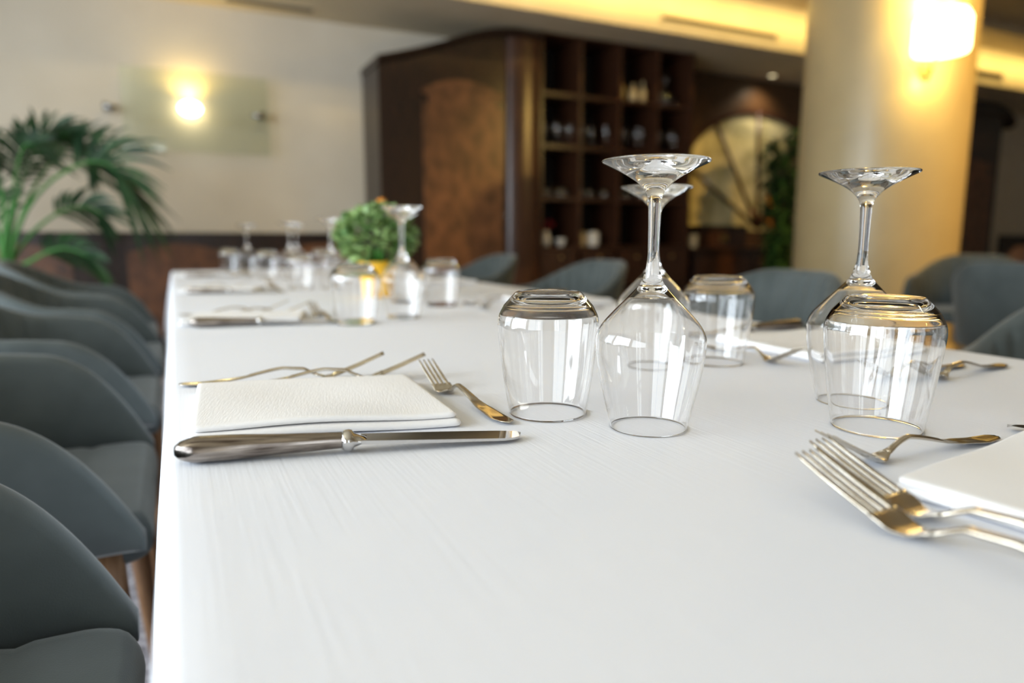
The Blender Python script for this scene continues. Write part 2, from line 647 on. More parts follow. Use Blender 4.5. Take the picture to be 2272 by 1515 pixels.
def make_wine(seg, k):
    t = empty('wine_glass')
    outer = smooth_prof(w_bowl, k)
    inner = [(max(r - WALL, 0.0), z) for r, z in smooth_prof(w_bowl[:9], k)] + smooth_prof([(0.0185, 0.1087), (0.0105, 0.1142), (0.0050, 0.1163), (0.0, 0.1168)], k)[1:]
    # surface winding: inner dome -> down the inside -> round the rim -> up the outside
    prof = inner[::-1] + [(0.0310, 0.0001)] + outer
    lathe_open('bowl', prof, t, seg)
    lathe_open('stem', smooth_prof(w_stem, k), t, seg)
    foot = smooth_prof(w_foot, k) + [(0.0427, 0.2164), (0.0424, 0.2171), (0.0412, 0.2173)]
    foot += smooth_prof([(0.0412, 0.2173), (0.030, 0.2160), (0.016, 0.2148), (0.0, 0.2143)], k)[1:]
    lathe_open('foot', foot, t, seg)
    return t


t_side = [(0.0345, 0.0006), (0.0393, 0.0295), (0.0423, 0.0542), (0.0447, 0.0760), (0.0449, 0.0830), (0.0436, 0.0895), (0.0395, 0.0977)]
t_base = [(0.0395, 0.0977), (0.0330, 0.1050), (0.0296, 0.1086), (0.0285, 0.1095)]


def make_tumbler(seg, k):
    t = empty('tumbler')
    outer = smooth_prof(t_side, k)
    inner = [(max(r - WALL * 1.1, 0.0), z) for r, z in smooth_prof(t_side[:6], k)] + smooth_prof([(0.0426, 0.0895), (0.0370, 0.0968), (0.0285, 0.1020), (0.0150, 0.1034), (0.0, 0.1036)], k)[1:]
    lathe_open('bowl', inner[::-1] + [(0.0339, 0.0001)] + outer, t, seg)
    base = smooth_prof(t_base, k) + [(0.0278, 0.1098), (0.0265, 0.1098)] + smooth_prof([(0.0250, 0.1094), (0.0120, 0.1084), (0.0, 0.1082)], k)
    lathe_open('base', base, t, seg)
    return t


wine_hi, tum_hi = make_wine(96, 8), make_tumbler(96, 8)
wine_lo, tum_lo = make_wine(40, 3), make_tumbler(40, 3)
used = set()


def place_glass(proto, x, y, label, z=TOP, rz=0.0, group=None):
    o = proto if proto.name not in used else copy_tree(proto)
    used.add(proto.name)
    o.location = (x, y, z)
    o.rotation_euler = (0, 0, rz)
    return tag(o, label, 'glass', group)


Z0 = TOP + 0.0002
place_glass(wine_hi, 0.3472, 0.4523, 'upturned wine glass in front, nearest the knife and touching the tumbler on its left', Z0)
place_glass(tum_hi, 0.2946, 0.5307, 'upturned stemless tumbler beside the small dessert fork, left of the front wine glass', Z0)
place_glass(wine_hi, 0.5804, 0.4398, 'upturned wine glass seen against the cream column, behind the right tumbler', Z0)
place_glass(tum_hi, 0.5180, 0.3683, 'upturned stemless tumbler on the right, behind the near dessert fork', Z0)
place_glass(wine_hi, 0.5216, 0.6765, 'upturned wine glass directly behind the front wine glass', Z0)
place_glass(tum_hi, 0.611, 0.663, 'upturned stemless tumbler just right of and behind the front wine glass', Z0)
place_glass(wine_lo, 0.402, 1.315, 'upturned wine glass in front of the yellow flowerpot', Z0)
place_glass(tum_lo, 0.295, 1.263, 'upturned tumbler left of the yellow flowerpot, at the second place setting', Z0)
place_glass(tum_lo, 0.558, 1.521, 'upturned tumbler standing alone right of the yellow flowerpot', Z0)
place_glass(wine_lo, 0.500, 1.640, 'upturned wine glass whose foot shows just under that of the glass before the flowerpot', Z0)
place_glass(wine_lo, 0.440, 2.194, 'upturned wine glass immediately left of the green plant', Z0)
place_glass(tum_lo, 0.352, 2.230, 'upturned tumbler left of the green plant, third from the near end on the left row', Z0)
place_glass(wine_lo, 0.560, 2.560, 'upturned wine glass half hidden behind the left edge of the green plant', Z0)
place_glass(wine_lo, 0.407, 2.811, 'upturned wine glass in the middle of the far group of three stems', Z0)
place_glass(tum_lo, 0.330, 2.880, 'upturned tumbler at the fourth place setting, near the far end', Z0)
place_glass(wine_lo, 0.490, 3.180, 'upturned wine glass right behind the middle stem of the far group', Z0)
place_glass(tum_lo, 0.600, 3.200, 'upturned tumbler at the far end, behind the green plant side of the group', Z0)
place_glass(wine_lo, 0.300, 3.350, 'upturned wine glass farthest along the table, leftmost stem of the far group', Z0)
place_glass(tum_lo, 0.225, 3.400, 'upturned tumbler at the far left end of the table', Z0)


# ------------------------------------------------------------------ cutlery
def ell_section(x, yw, zc, th, n=14, dish=0.0):
    pts = []
    for k in range(n):
        a = 2 * PI * k / n
        yy = yw / 2 * math.cos(a)
        zz = th / 2 * math.sin(a)
        if dish and math.sin(a) > 0:
            zz -= dish * th * (1 - (2 * yy / yw) ** 2)
        pts.append((x, yy, zc + zz))
    return pts


def lerp_tab(tab, x):
    for (x0, a), (x1, b) in zip(tab, tab[1:]):
        if x <= x1:
            t = (x - x0) / (x1 - x0)
            t = t * t * (3 - 2 * t) * 0.5 + t * 0.5
            return a + (b - a) * t
    return tab[-1][1]


def make_fork(L, k):
    """handle end at x = 0, tines towards +x, curving up at the tips; k scales the widths"""
    t = empty('fork')
    root, neck = L - 0.051 * k, L - 0.075 * k
    wid = [(0, 0.008), (0.006, 0.0150), (0.020, 0.0190), (0.045, 0.0165), (0.075, 0.0095), (0.105, 0.0066), (neck - 0.006, 0.0058), (neck + 0.002, 0.0080)]
    thk = [(0, 0.0022), (0.03, 0.0026), (0.09, 0.0036), (neck, 0.0036)]
    zce = [(0, 0.0030), (0.02, 0.0024), (0.05, 0.0048), (0.105, 0.0150), (neck - 0.014, 0.0135), (neck + 0.002, 0.0060), (neck + 0.010, 0.0026), (neck + 0.016, 0.0026), (root, 0.0058)]
    rings = []
    N = 46
    for i in range(N + 1):
        x = (neck + 0.002) * i / N
        wd = lerp_tab(wid, x) * k
        if i == 0:
            wd *= 0.5
        rings.append(ell_section(x, wd, lerp_tab(zce, x), lerp_tab(thk, x), 14, 0.45 if x < 0.07 else 0.0))
    bm = bmesh.new()
    add_loft(bm, rings)
    finish('handle', bm, M['silver'], t)
    head_w = 0.0245 * k
    rings = []
    for i in range(15):
        u = i / 14
        x = neck + (root + 0.004 - neck) * u
        wd = (0.0080 * k) + (head_w - 0.0080 * k) * (sstep(0, 0.75, u) ** 0.8)
        zc = lerp_tab(zce, x) if x < root else 0.0058 + (x - root) * 0.38
        rings.append([(px, py, pz + 0.22 * py * py / head_w) for px, py, pz in ell_section(x, wd, zc, 0.0026, 14, 0.1)])
    bm = bmesh.new()
    add_loft(bm, rings)
    head = finish('head', bm, M['silver'], t)
    tw = head_w / 4 * 0.66
    for j in range(4):
        yc = head_w * ((j + 0.5) / 4 - 0.5) * 0.96
        rings = []
        for i in range(13):
            u = i / 12
            x = root + (L - root) * u
            zc = 0.0058 + 0.0215 * (0.90 * u + 0.10 * u * u) + 0.22 * yc * yc / head_w * (1 - u)
            wd = tw * (1 - 0.45 * max(0, u - 0.6) / 0.4)
            rings.append([(px, py + yc, pz) for px, py, pz in ell_section(x, wd if u < 1 else wd * 0.4, zc, 0.0022 - 0.0008 * u, 8)])
        bm = bmesh.new()
        add_loft(bm, rings)
        finish('tine', bm, M['silver'], head)
    return t


def make_knife():
    """handle end at x = 0, blade towards +x, lying flat"""
    t = empty('table_knife')
    wid = [(0.0, 0.008), (0.004, 0.0170), (0.013, 0.0225), (0.030, 0.0225), (0.075, 0.0175), (0.110, 0.0140), (0.116, 0.0140)]
    thk = [(0.0, 0.007), (0.004, 0.0130), (0.013, 0.0175), (0.035, 0.0170), (0.075, 0.0135), (0.116, 0.0110)]
    rings = []
    for i in range(41):
        x = 0.116 * i / 40
        th, wd = lerp_tab(thk, x), lerp_tab(wid, x)
        sec = []
        for k in range(20):                  # faceted oval, a flat top and bottom
            a = 2 * PI * k / 20
            c, s = math.cos(a), math.sin(a)
            e = 0.75
            sec.append((x, wd / 2 * math.copysign(abs(c) ** e, c), 0.0090 + th / 2 * math.copysign(abs(s) ** e, s)))
        rings.append(sec)
    bm = bmesh.new()
    add_loft(bm, rings)
    finish('handle', bm, M['darksilver'], t)
    rings = []
    for x, wd, th in [(0.113, 0.0150, 0.0120), (0.115, 0.0180, 0.0155), (0.118, 0.0190, 0.0165), (0.1205, 0.0180, 0.0150), (0.122, 0.0150, 0.0105), (0.126, 0.0150, 0.0065), (0.131, 0.0165, 0.0040)]:
        rings.append(ell_section(x, wd, 0.0085, th, 20))
    bm = bmesh.new()
    add_loft(bm, rings)
    finish('bolster', bm, M['steel'], t)
    rings = []
    for i in range(41):
        u = i / 40
        x = 0.127 + 0.123 * u
        tipk = max(0, (u - 0.80) / 0.20)
        back = -0.0085 + 0.0135 * (1 - math.sqrt(max(0, 1 - tipk ** 2.6)))
        edge = 0.0100 + 0.0012 * math.sin(PI * u) - 0.0050 * (1 - math.sqrt(max(0, 1 - tipk ** 2.6)))
        th = 0.0030 - 0.0012 * u
        zc = 0.0085 - 0.0055 * u
        rings.append([(x, back, zc - th / 2), (x, edge, zc + 0.0014), (x, edge, zc + 0.0018), (x, back, zc + th / 2)])
    bm = bmesh.new()
    add_loft(bm, rings)
    finish('blade', bm, M['steel'], t, smooth=True, angle=25)
    return t


fork_p, dessert_p, knife_p = make_fork(0.215, 1.0), make_fork(0.188, 0.86), make_knife()


def lay(proto, p0, p1, label, cat, name=None, tilt=0.0):
    """lay a piece with its handle end at p0, pointing to p1"""
    first = proto.name not in used
    o = proto if first else copy_tree(proto)
    used.add(proto.name)
    d = Vector((p1[0] - p0[0], p1[1] - p0[1]))
    o.location = (p0[0], p0[1], TOP + 0.0003)
    o.rotation_euler = (tilt, 0, math.atan2(d.y, d.x))
    return tag(o, label, cat)


dessert_p.name = 'dessert_fork'


# ------------------------------------------------------------------ napkins
def make_napkin(lx, ly, seed, shear=0.0):
    rnd = random.Random(seed)
    t = empty('napkin')

    def slab(name, x0, x1, y0, y1, z0, th, rr, lift):
        nx, ny = 40, 40
        bm = bmesh.new()

        def pt(i, j, s):
            u, v = i / nx, j / ny
            u2 = 0.5 - 0.5 * math.cos(PI * u)
            v2 = 0.5 - 0.5 * math.cos(PI * v)
            x, y = x0 + (x1 - x0) * u2, y0 + (y1 - y0) * v2
            dx, dy = min(x - x0, x1 - x), min(y - y0, y1 - y)
            # round the corners in plan
            if dx < rr and dy < rr:
                vx, vy = rr - dx, rr - dy
                l = math.hypot(vx, vy)
                mxy = max(vx, vy)
                if l > 1e-9:
                    k = mxy / l
                    x += (vx - vx * k) * (1 if x < (x0 + x1) / 2 else -1)
                    y += (vy - vy * k) * (1 if y < (y0 + y1) / 2 else -1)
            d = min(dx, dy)
            e = th * 0.8
            h = th / 2 * (math.sqrt(max(0, 1 - (1 - min(1, d / e)) ** 2)))
            wob = 0.0009 * math.sin(x * 37 + seed) * math.sin(y * 29 + seed * 2)
            zz = z0 + th / 2 + s * h + wob + lift(u2, v2)
            return (x + shear * y, y, zz)
        g = {}
        for s in (1, -1):
            for i in range(nx + 1):
                for j in range(ny + 1):
                    if s == -1 and (i in (0, nx) or j in (0, ny)):
                        g[i, j, s] = g[i, j, 1]
                    else:
                        g[i, j, s] = bm.verts.new(pt(i, j, s))
        for s in (1, -1):
            for i in range(nx):
                for j in range(ny):
                    f = [g[i, j, s], g[i + 1, j, s], g[i + 1, j + 1, s], g[i, j + 1, s]]
                    if len(set(f)) == 4:
                        try:
                            bm.faces.new(f if s == 1 else f[::-1])
                        except ValueError:
                            pass
        return finish(name, bm, M['napkin'], t)
    # lower fold and upper fold, both rolled at the edges; the upper one rides on the lower
    slab('lower_fold', -lx / 2, lx / 2, -ly / 2, ly / 2, 0.0006, 0.0062, 0.006, lambda u, v: 0.0002)
    slab('upper_fold', -lx / 2 + 0.001, lx / 2 - 0.002, -ly / 2 + 0.006, ly / 2 - 0.002, 0.0064, 0.0052, 0.006,
         lambda u, v: 0.0016 * sstep(0.35, 0.05, v) * (0.35 + 0.65 * math.sin(PI * min(1, u * 1.15))))
    return t


nap_p = make_napkin(0.212, 0.205, 1)
nap_f = make_napkin(0.212, 0.188, 2, -0.17)
nap_n = make_napkin(0.212, 0.150, 3)


def lay_napkin(proto, x, y, rz, label):
    o = proto if proto.name not in used else copy_tree(proto)
    used.add(proto.name)
    o.location = (x, y, TOP + 0.0003)
    o.rotation_euler = (0, 0, rz)
    return tag(o, label, 'napkin')


RAD = math.radians
# first setting on the left side
lay_napkin(nap_f, 0.110, 0.637, RAD(-13), 'folded white napkin beside the big sharp knife in front')
lay(knife_p, (-0.008, 0.520), (0.235, 0.465), 'big silver table knife lying in front of the nearest left napkin', 'knife')
lay(fork_p, (-0.004, 0.797), (0.205, 0.757), 'dinner fork with handle towards the left table edge, outermost behind the front napkin', 'fork')
lay(fork_p, (0.036, 0.772), (0.245, 0.730), 'dinner fork mostly hidden behind the front napkin, only its tines showing', 'fork')
lay(dessert_p, (0.2455, 0.507), (0.236, 0.692), 'small dessert fork standing tines up between front napkin and tumbler', 'fork')
# setting at the near head of the table
lay_napkin(nap_p, 0.507, 0.176, RAD(8), 'folded white napkin at the right, cut off by the picture edge')
fk = lay(fork_p, (0.350, 0.056), (0.336, 0.292), 'large blurred dinner fork at lower right, nearest the camera', 'fork')
fk.scale = (1.06, 1.06, 1.06)
fk = lay(fork_p, (0.380, 0.070), (0.364, 0.302), 'dinner fork between the nearest fork and the right napkin', 'fork')
fk.scale = (1.06, 1.06, 1.06)
lay(dessert_p, (0.571, 0.303), (0.386, 0.309), 'small dessert fork lying across above the right napkin', 'fork')
lay(knife_p, (0.640, 0.068), (0.614, 0.317), 'table knife whose tip enters at the right picture edge', 'knife')
# right side of the table
lay_napkin(nap_p, 0.832, 0.690, RAD(-4), 'folded white napkin behind the tumblers on the right side')
lay(fork_p, (0.868, 0.509), (0.654, 0.486), 'dinner fork lying nearer the glasses, of the pair seen through the right tumbler', 'fork')
lay(fork_p, (0.915, 0.486), (0.701, 0.464), 'dinner fork with golden glint reaching the right picture edge behind the tumbler', 'fork')
lay(dessert_p, (0.684, 0.765), (0.668, 0.578), 'small dessert fork along the front of the right side napkin', 'fork')
lay(knife_p, (0.982, 0.856), (0.733, 0.850), 'table knife behind the napkin on the right side of the table', 'knife')
for k, (dy, wd, far) in enumerate([(0.79, 'second', 0.0), (1.62, 'third', 0.0)]):
    lay_napkin(nap_p, 0.845, 0.690 + dy, RAD(-3), 'folded napkin at the %s place along the right table edge' % wd)
    lay(knife_p, (0.965, 0.85 + dy), (0.716, 0.84 + dy), 'table knife at the %s place along the right table edge' % wd, 'knife')
    lay(dessert_p, (0.628, 0.762 + dy), (0.618, 0.575 + dy), 'small dessert fork at the %s place along the right table edge' % wd, 'fork')
    lay(fork_p, (0.868, 0.515 + dy), (0.654, 0.500 + dy), 'dinner fork at the %s place along the right table edge' % wd, 'fork')
# left side, further along
lay_napkin(nap_n, 0.118, 1.400, RAD(-13), 'folded napkin at the second place on the left, blurred')
lay(knife_p, (0.017, 1.330), (0.262, 1.279), 'table knife at the second place on the left, before the blurred napkin', 'knife')
lay(fork_p, (0.000, 1.545), (0.205, 1.500), 'outer dinner fork at the second place on the left', 'fork')
lay(fork_p, (0.040, 1.506), (0.250, 1.464), 'inner dinner fork at the second place on the left', 'fork')
lay(dessert_p, (0.262, 1.262), (0.248, 1.448), 'dessert fork tines up at the second place on the left', 'fork')
lay_napkin(nap_n, 0.125, 2.215, RAD(-20), 'folded napkin at the third place on the left, blurred')
lay(knife_p, (0.026, 2.150), (0.255, 2.060), 'dark handled table knife at the third place on the left', 'knife')
lay(fork_p, (0.010, 2.372), (0.215, 2.312), 'dinner fork at the third place on the left', 'fork')
lay(dessert_p, (0.276, 2.080), (0.262, 2.265), 'dessert fork at the third place on the left', 'fork')
lay_napkin(nap_n, 0.130, 3.150, RAD(-20), 'folded napkin at the fourth place, near the far end of the table')
lay(knife_p, (0.036, 3.090), (0.268, 3.005), 'faintly seen table knife at the fourth place on the left, near the far end', 'knife')
lay(dessert_p, (0.285, 3.030), (0.272, 3.215), 'dessert fork at the fourth place, near the far end', 'fork')

# ------------------------------------------------------------------ flowerpot on the table
fp = empty('flower_pot_plant', (0.485, 1.815, TOP), 0, 'bushy green plant in a bright yellow pot on the tablecloth', 'plant')
bm = bmesh.new()
add_lathe(bm, [(0, 0.0005), (0.033, 0.0005), (0.035, 0.004), (0.046, 0.080), (0.050, 0.082), (0.050, 0.096), (0.046, 0.097), (0.044, 0.082), (0.0, 0.080)], 40)
finish('pot', bm, M['pot_yellow'], fp, smooth=True, angle=40)
rnd = random.Random(4)


def add_leaf(bm, base, direction, length, width, normal=None, fold=0.15, droop=0.2, segs=4):
    d = Vector(direction).normalized()
    nn = Vector(normal) if normal else Vector((0, 0, 1))
    side = d.cross(nn)
    if side.length < 1e-3:
        side = d.cross(Vector((1, 0, 0)))
    side.normalize()
    nn = side.cross(d).normalized()
    prev = None
    for i in range(segs + 1):
        u = i / segs
        c = Vector(base) + d * length * u + Vector((0, 0, -1)) * droop * length * u * u
        wd = width * (math.sin(PI * (0.08 + 0.9 * u)) ** 0.8) / 2 + width * 0.01
        row = [bm.verts.new(c - side * wd + nn * fold * wd), bm.verts.new(c), bm.verts.new(c + side * wd + nn * fold * wd)]
        if prev:
            bm.faces.new((prev[0], prev[1], row[1], row[0]))
            bm.faces.new((prev[1], prev[2], row[2], row[1]))
        prev = row


bm = bmesh.new()
for i in range(900):
    a = rnd.uniform(0, 2 * PI)
    zz = rnd.uniform(-0.75, 1)
    rr = math.sqrt(1 - zz * zz) * rnd.uniform(0.72, 1.0)
    c = Vector((rr * math.cos(a) * 0.100, rr * math.sin(a) * 0.100, 0.160 + zz * 0.078 * rnd.uniform(0.85, 1.0)))
    d = (c - Vector((0, 0, 0.13))).normalized() + Vector((rnd.uniform(-.7, .7), rnd.uniform(-.7, .7), rnd.uniform(-.5, .6)))
    add_leaf(bm, c, d, rnd.uniform(0.016, 0.027), rnd.uniform(0.012, 0.018), (rnd.uniform(-1, 1), rnd.uniform(-1, 1), 1), 0.2, 0.1, 3)
finish('foliage', bm, M['leafball'], fp)
bm = bmesh.new()
for i in range(14):
    a = 2 * PI * i / 14
    add_lathe(bm, [(0, 0.088), (0.006, 0.092), (0.007, 0.13)], 6, 0.014 * math.cos(a) * (i % 3), 0.014 * math.sin(a) * (i % 3))
finish('stem', bm, M['palmstem'], fp)
bm = bmesh.new()
fc = Vector((0.020, 0.012, 0.243))
for i in range(26):
    a = 2 * PI * i / 26 * 2.4
    el = 0.1 + 1.2 * i / 26
    add_leaf(bm, fc, (math.cos(a) * math.cos(el), math.sin(a) * math.cos(el), math.sin(el)), 0.022, 0.012, None, 0.3, 0.0, 3)
add_tube(bm, [(0.01, 0.006, 0.20), (0.018, 0.01, 0.225), fc], 0.0015, 6)
finish('flower', bm, M['orange'], fp)

# ------------------------------------------------------------------ chairs
def make_chair():
    """tub chair facing +x, origin on the floor; arms sweep down to the front of the seat"""
    t = empty('tub_chair')
    HWID, XF, XA, RB = 0.225, 0.205, -0.015, 0.225
    path = []
    for i in range(31):
        path.append((Vector((XF - (XF - XA) * i / 30, HWID)), (XF - XA) * i / 30))
    for i in range(1, 140):
        a = PI / 2 + PI * i / 140
        path.append((Vector((XA + RB * math.cos(a), HWID * math.sin(a))), XF - XA + RB * PI * i / 140))
    tot = 2 * (XF - XA) + RB * PI
    for i in range(31):
        path.append((Vector((XA + (XF - XA) * i / 30, -HWID)), tot - (XF - XA) * (1 - i / 30)))
    n = len(path)
    rings = []
    for i, (p, s) in enumerate(path):
        d = min(s, tot - s)
        tang = (path[min(i + 1, n - 1)][0] - path[max(i - 1, 0)][0]).normalized()
        nr = Vector((tang.y, -tang.x))
        if nr.dot(p - Vector((-0.02, 0))) < 0:
            nr = -nr
        # height of the top edge
        z = 0.528 + 0.170 * (1 - (1 - min(1, d / 0.165)) ** 2)
        z += 0.010 * sstep(0.11, 0.25, d)
        back = sstep(0.24, tot / 2 - 0.06, d)
        z += 0.112 * back
        zb = 0.500 - 0.04 * sstep(0.10, 0.40, d)
        th = 0.034
        lean = 0.030 + 0.035 * back
        h = z - zb
        rib = 0.0110 * abs(math.sin(PI * s / 0.042)) ** 0.8 * sstep(0.18, 0.32, d)

        def P(off, zz):
            k = (zz - zb) / 0.30
            q = p + nr * (off + lean * k)
            return (q.x, q.y, zz)
        ring = [P(0.0, zb), P(th / 2, zb + min(0.012, h * 0.2)), P(th / 2, zb + h * 0.5), P(th / 2, z - min(0.017, h * 0.3))]
        for a in (30, 60, 90, 120, 150):
            ring.append(P(th / 2 * math.cos(RAD(a)), z - min(0.017, h * 0.3) * (1 - math.sin(RAD(a)))))
        ring += [P(-th / 2 - rib * 0.6, z - min(0.017, h * 0.3)), P(-th / 2 - rib, zb + h * 0.5), P(-th / 2 - rib * 0.6, zb + min(0.012, h * 0.2))]
        rings.append(ring)
    bm = bmesh.new()
    add_loft(bm, rings)
    finish('backrest', bm, M['velvet'], t)
    # seat cushion: D shaped, three shallow channels across
    bm = bmesh.new()
    nu, nv = 36, 30
    g = {}
    x0, x1 = -0.205, 0.212
    for s in (1, -1):
        for i in range(nu + 1):
            for j in range(nv + 1):
                u, v = i / nu, j / nv
                u2 = 0.5 - 0.5 * math.cos(PI * u)
                v2 = 0.5 - 0.5 * math.cos(PI * v)
                x = x0 + (x1 - x0) * u2
                hw = 0.211
                if x < XA:
                    hw = 0.211 * math.sqrt(max(0.0, 1 - ((x - XA) / (x0 - XA)) ** 2)) if x > x0 else 0.0
                if x > 0.16:
                    hw *= 1 - 0.16 * ((x - 0.16) / 0.052) ** 2
                y = -hw + 2 * hw * v2
                dd = min(x1 - x, x - x0 + 0.01, hw - abs(y))
                e = 0.020
                h = math.sqrt(max(0, 1 - (1 - min(1, dd / e)) ** 2))
                ch = 0.004 * max(0, math.cos(2 * PI * (x - x1) / 0.105)) ** 8
                zz = 0.496 + (0.042 * h - ch * h if s == 1 else -0.026 * h)
                if s == -1 and (i in (0, nu) or j in (0, nv)):
                    g[i, j, s] = g[i, j, 1]
                else:
                    g[i, j, s] = bm.verts.new((x, y, zz))
    for s in (1, -1):
        for i in range(nu):
            for j in range(nv):
                f = [g[i, j, s], g[i + 1, j, s], g[i + 1, j + 1, s], g[i, j + 1, s]]
                bm.faces.new(f if s == 1 else f[::-1])
    bmesh.ops.remove_doubles(bm, verts=bm.verts, dist=1e-5)
    finish('seat', bm, M['velvet'], t)
    for sx in (-1, 1):
        for sy in (-1, 1):
            bm = bmesh.new()
            tx, ty = (0.155 if sx > 0 else -0.150), 0.200 * sy if sx > 0 else 0.13 * sy
            bx, by = tx + 0.035 * sx, ty + 0.015 * sy
            add_tube(bm, [(tx, ty, 0.508 if sx > 0 else 0.475), (tx + (bx - tx) * .5, ty + (by - ty) * .5, 0.25), (bx, by, 0.0)], lambda u: 0.021 - 0.010 * u, 12)
            finish('leg', bm, M['oak'], t)
    return t


chair = make_chair()


def place_chair(x, y, rz, label, group=None):
    o = chair if chair.name not in used else copy_tree(chair)
    used.add(chair.name)
    o.location = (x, y, 0)
    o.rotation_euler = (0, 0, rz)
    return tag(o, label, 'chair', group)


CX = -0.262
for yy, lab in [(0.530, 'grey tub chair nearest the camera, on the left, with its seat at the bottom corner'),
                (1.205, 'second grey tub chair from the camera along the left table edge, wooden leg showing'),
                (1.880, 'third grey tub chair from the camera along the left table edge'),
                (2.555, 'fourth grey tub chair along the left table edge, its back rim brightly lit'),
                (3.230, 'last grey tub chair on the left, nearest the palm and panelled wall')]:
    place_chair(CX - (0.03 if yy > 3 else 0), yy, 0, lab, 'grey tub chairs along the left side of the table')
for x, y, rz, lab in [(1.315, 0.50, 196, 'grey tub chair at the right picture edge, only its far arm rising beyond the cloth'),
                      (1.262, 1.38, 180, 'grey tub chair with ribbed back in front of the cream column, right side of table'),
                      (1.290, 2.36, 182, 'grey tub chair before the glass shelves, behind the front wine glass stem'),
                      (1.370, 3.48, 184, 'grey tub chair before the burl panel of the cabinet, farthest on the right side')]:
    place_chair(x, y, RAD(rz), lab, 'grey tub chairs along the right side of the table')
place_chair(3.15, 1.60, RAD(12), 'smooth teal grey tub chair turned away to another table, near the right picture edge', 'chairs of another table')
place_chair(3.78, 2.25, RAD(200), 'grey tub chair lit brown by the sconce, right of the cream column', 'chairs of another table')

# ------------------------------------------------------------------ column and sconce
CD = 5.2
lat = (1928 - IW / 2) / FPX * CD
colc = Vector((CD * math.sin(HEAD) + lat * math.cos(HEAD), CD * math.cos(HEAD) - lat * math.sin(HEAD), 0))
CR = 0.55
bm = bmesh.new()
add_lathe(bm, [(CR + 0.03, 0.0), (CR + 0.03, 0.14), (CR + 0.012, 0.16), (CR, 0.17), (CR, HIGHC)], 96, 0, 0)
colo = finish('column', bm, M['column'], smooth=True, angle=40)
colo.location = colc
colo['kind'] = 'structure'


def on_column(x, y):
    d = ray(x, y)
    ox, oy = CAM.x - colc.x, CAM.y - colc.y
    a = d.x ** 2 + d.y ** 2
    b = 2 * (ox * d.x + oy * d.y)
    c = ox * ox + oy * oy - CR * CR
    tt = (-b - math.sqrt(b * b - 4 * a * c)) / (2 * a)
    return CAM + d * tt


sp = on_column(2052, 150)
nv_ = Vector((sp.x - colc.x, sp.y - colc.y, 0)).normalized()
ang = math.atan2(nv_.y, nv_.x)
sc = empty('wall_sconce', sp, ang, 'glowing opal wall sconce on the cream column', 'wall lamp')
bm = bmesh.new()
add_tube(bm, [(0, 0, -0.02), (0.06, 0, -0.05), (0.11, 0, -0.02), (0.13, 0, 0.04)], 0.008, 10)
add_tube(bm, [(0.02, 0.0, -0.03), (0.05, -0.06, -0.04), (0.06, -0.10, 0.0), (0.05, -0.12, 0.03)], 0.006, 8)
finish('arm', bm, M['brass'], sc)
bm = bmesh.new()
add_lathe(bm, [(0, -0.075), (0.028, -0.075), (0.034, -0.03), (0.034, 0.03), (0.028, 0.045), (0, 0.045)], 24)
for v in bm.verts:
    v.co = Vector((v.co.x * 0.35 + 0.013, v.co.y, v.co.z))
finish('backplate', bm, M['brass'], sc)
bm = bmesh.new()
add_lathe(bm, [(0, 0.035), (0.10, 0.035), (0.150, 0.045), (0.157, 0.07), (0.156, 0.24), (0.130, 0.285), (0.126, 0.285), (0.150, 0.07), (0.0, 0.045)], 48)
for v in bm.verts:
    v.co.x += 0.175
finish('shade', bm, M['shade'], sc)
# the lamp's own light, above and below its shade
point('sconce_light', sp + nv_ * 0.175 + Vector((0, 0, 0.42)), 26, WARM, 0.09)
point('sconce_light', sp + nv_ * 0.16 + Vector((0, 0, -0.07)), 5, WARM, 0.05)

# ceiling downlights; all but the mirror spot are added, out of view
def downlight(x, y, z, target, power, label, angle=100, color=WARM, blend=0.6):
    t = empty('ceiling_downlight', (x, y, z), 0, label, 'ceiling light')
    bm = bmesh.new()
    add_lathe(bm, [(0.045, -0.001), (0.060, -0.001), (0.062, -0.008), (0.045, -0.012), (0.043, -0.001)], 32)
    finish('ring', bm, M['brass'], t)
    bm = bmesh.new()
    add_lathe(bm, [(0, -0.004), (0.042, -0.004), (0.042, -0.001), (0, -0.001)], 24)
    finish('lens', bm, M['lens'], t)
    spot('downlight', (x, y, z - 0.03), target, power, color, angle, 0.04, blend)
    return t


lx0, lx1 = 1.2, 9.6  # invented strip lamp, out of view, added to light the bulkhead evenly
ll = empty('added_linear_lamp', ((lx0 + lx1) / 2, YK - 0.55, HIGHC), 0, 'added out-of-view linear lamp on the high ceiling that washes the yellow bulkhead', 'ceiling light')
bm = bmesh.new()
add_box(bm, lx0 - ll.location.x, lx1 - ll.location.x, -0.05, -0.035, -0.07, 0)
add_box(bm, lx0 - ll.location.x, lx1 - ll.location.x, -0.035, 0.03, -0.012, 0)
finish('housing', bm, M['ceiling'], ll, smooth=False)
bm = bmesh.new()
add_tube(bm, [(lx0 - ll.location.x + 0.05, -0.015, -0.035), (lx1 - ll.location.x - 0.05, -0.015, -0.035)], 0.012, 10)
finish('tube', bm, M['lens'], ll)
la = area('added_linear_light', ((lx0 + lx1) / 2, YK - 0.52, HIGHC - 0.04), ((lx0 + lx1) / 2, YK, HIGHC - 0.19), lx1 - lx0 - 0.1, 0.04, 22, WARM)
la.data.spread = math.radians(54)
downlight(5.6, 0.9, HIGHC, (colc.x, colc.y, 1.3), 480, 'added out-of-view downlight aimed at the cream column', 60, (1.0, 0.60, 0.15))  # added warm source that turns the column golden
downlight(2.6, -0.6, HIGHC, (1.2, 0.6, 0.75), 10, 'added out-of-view downlight over the near right chairs', 90)  # added warm fill for the near right side
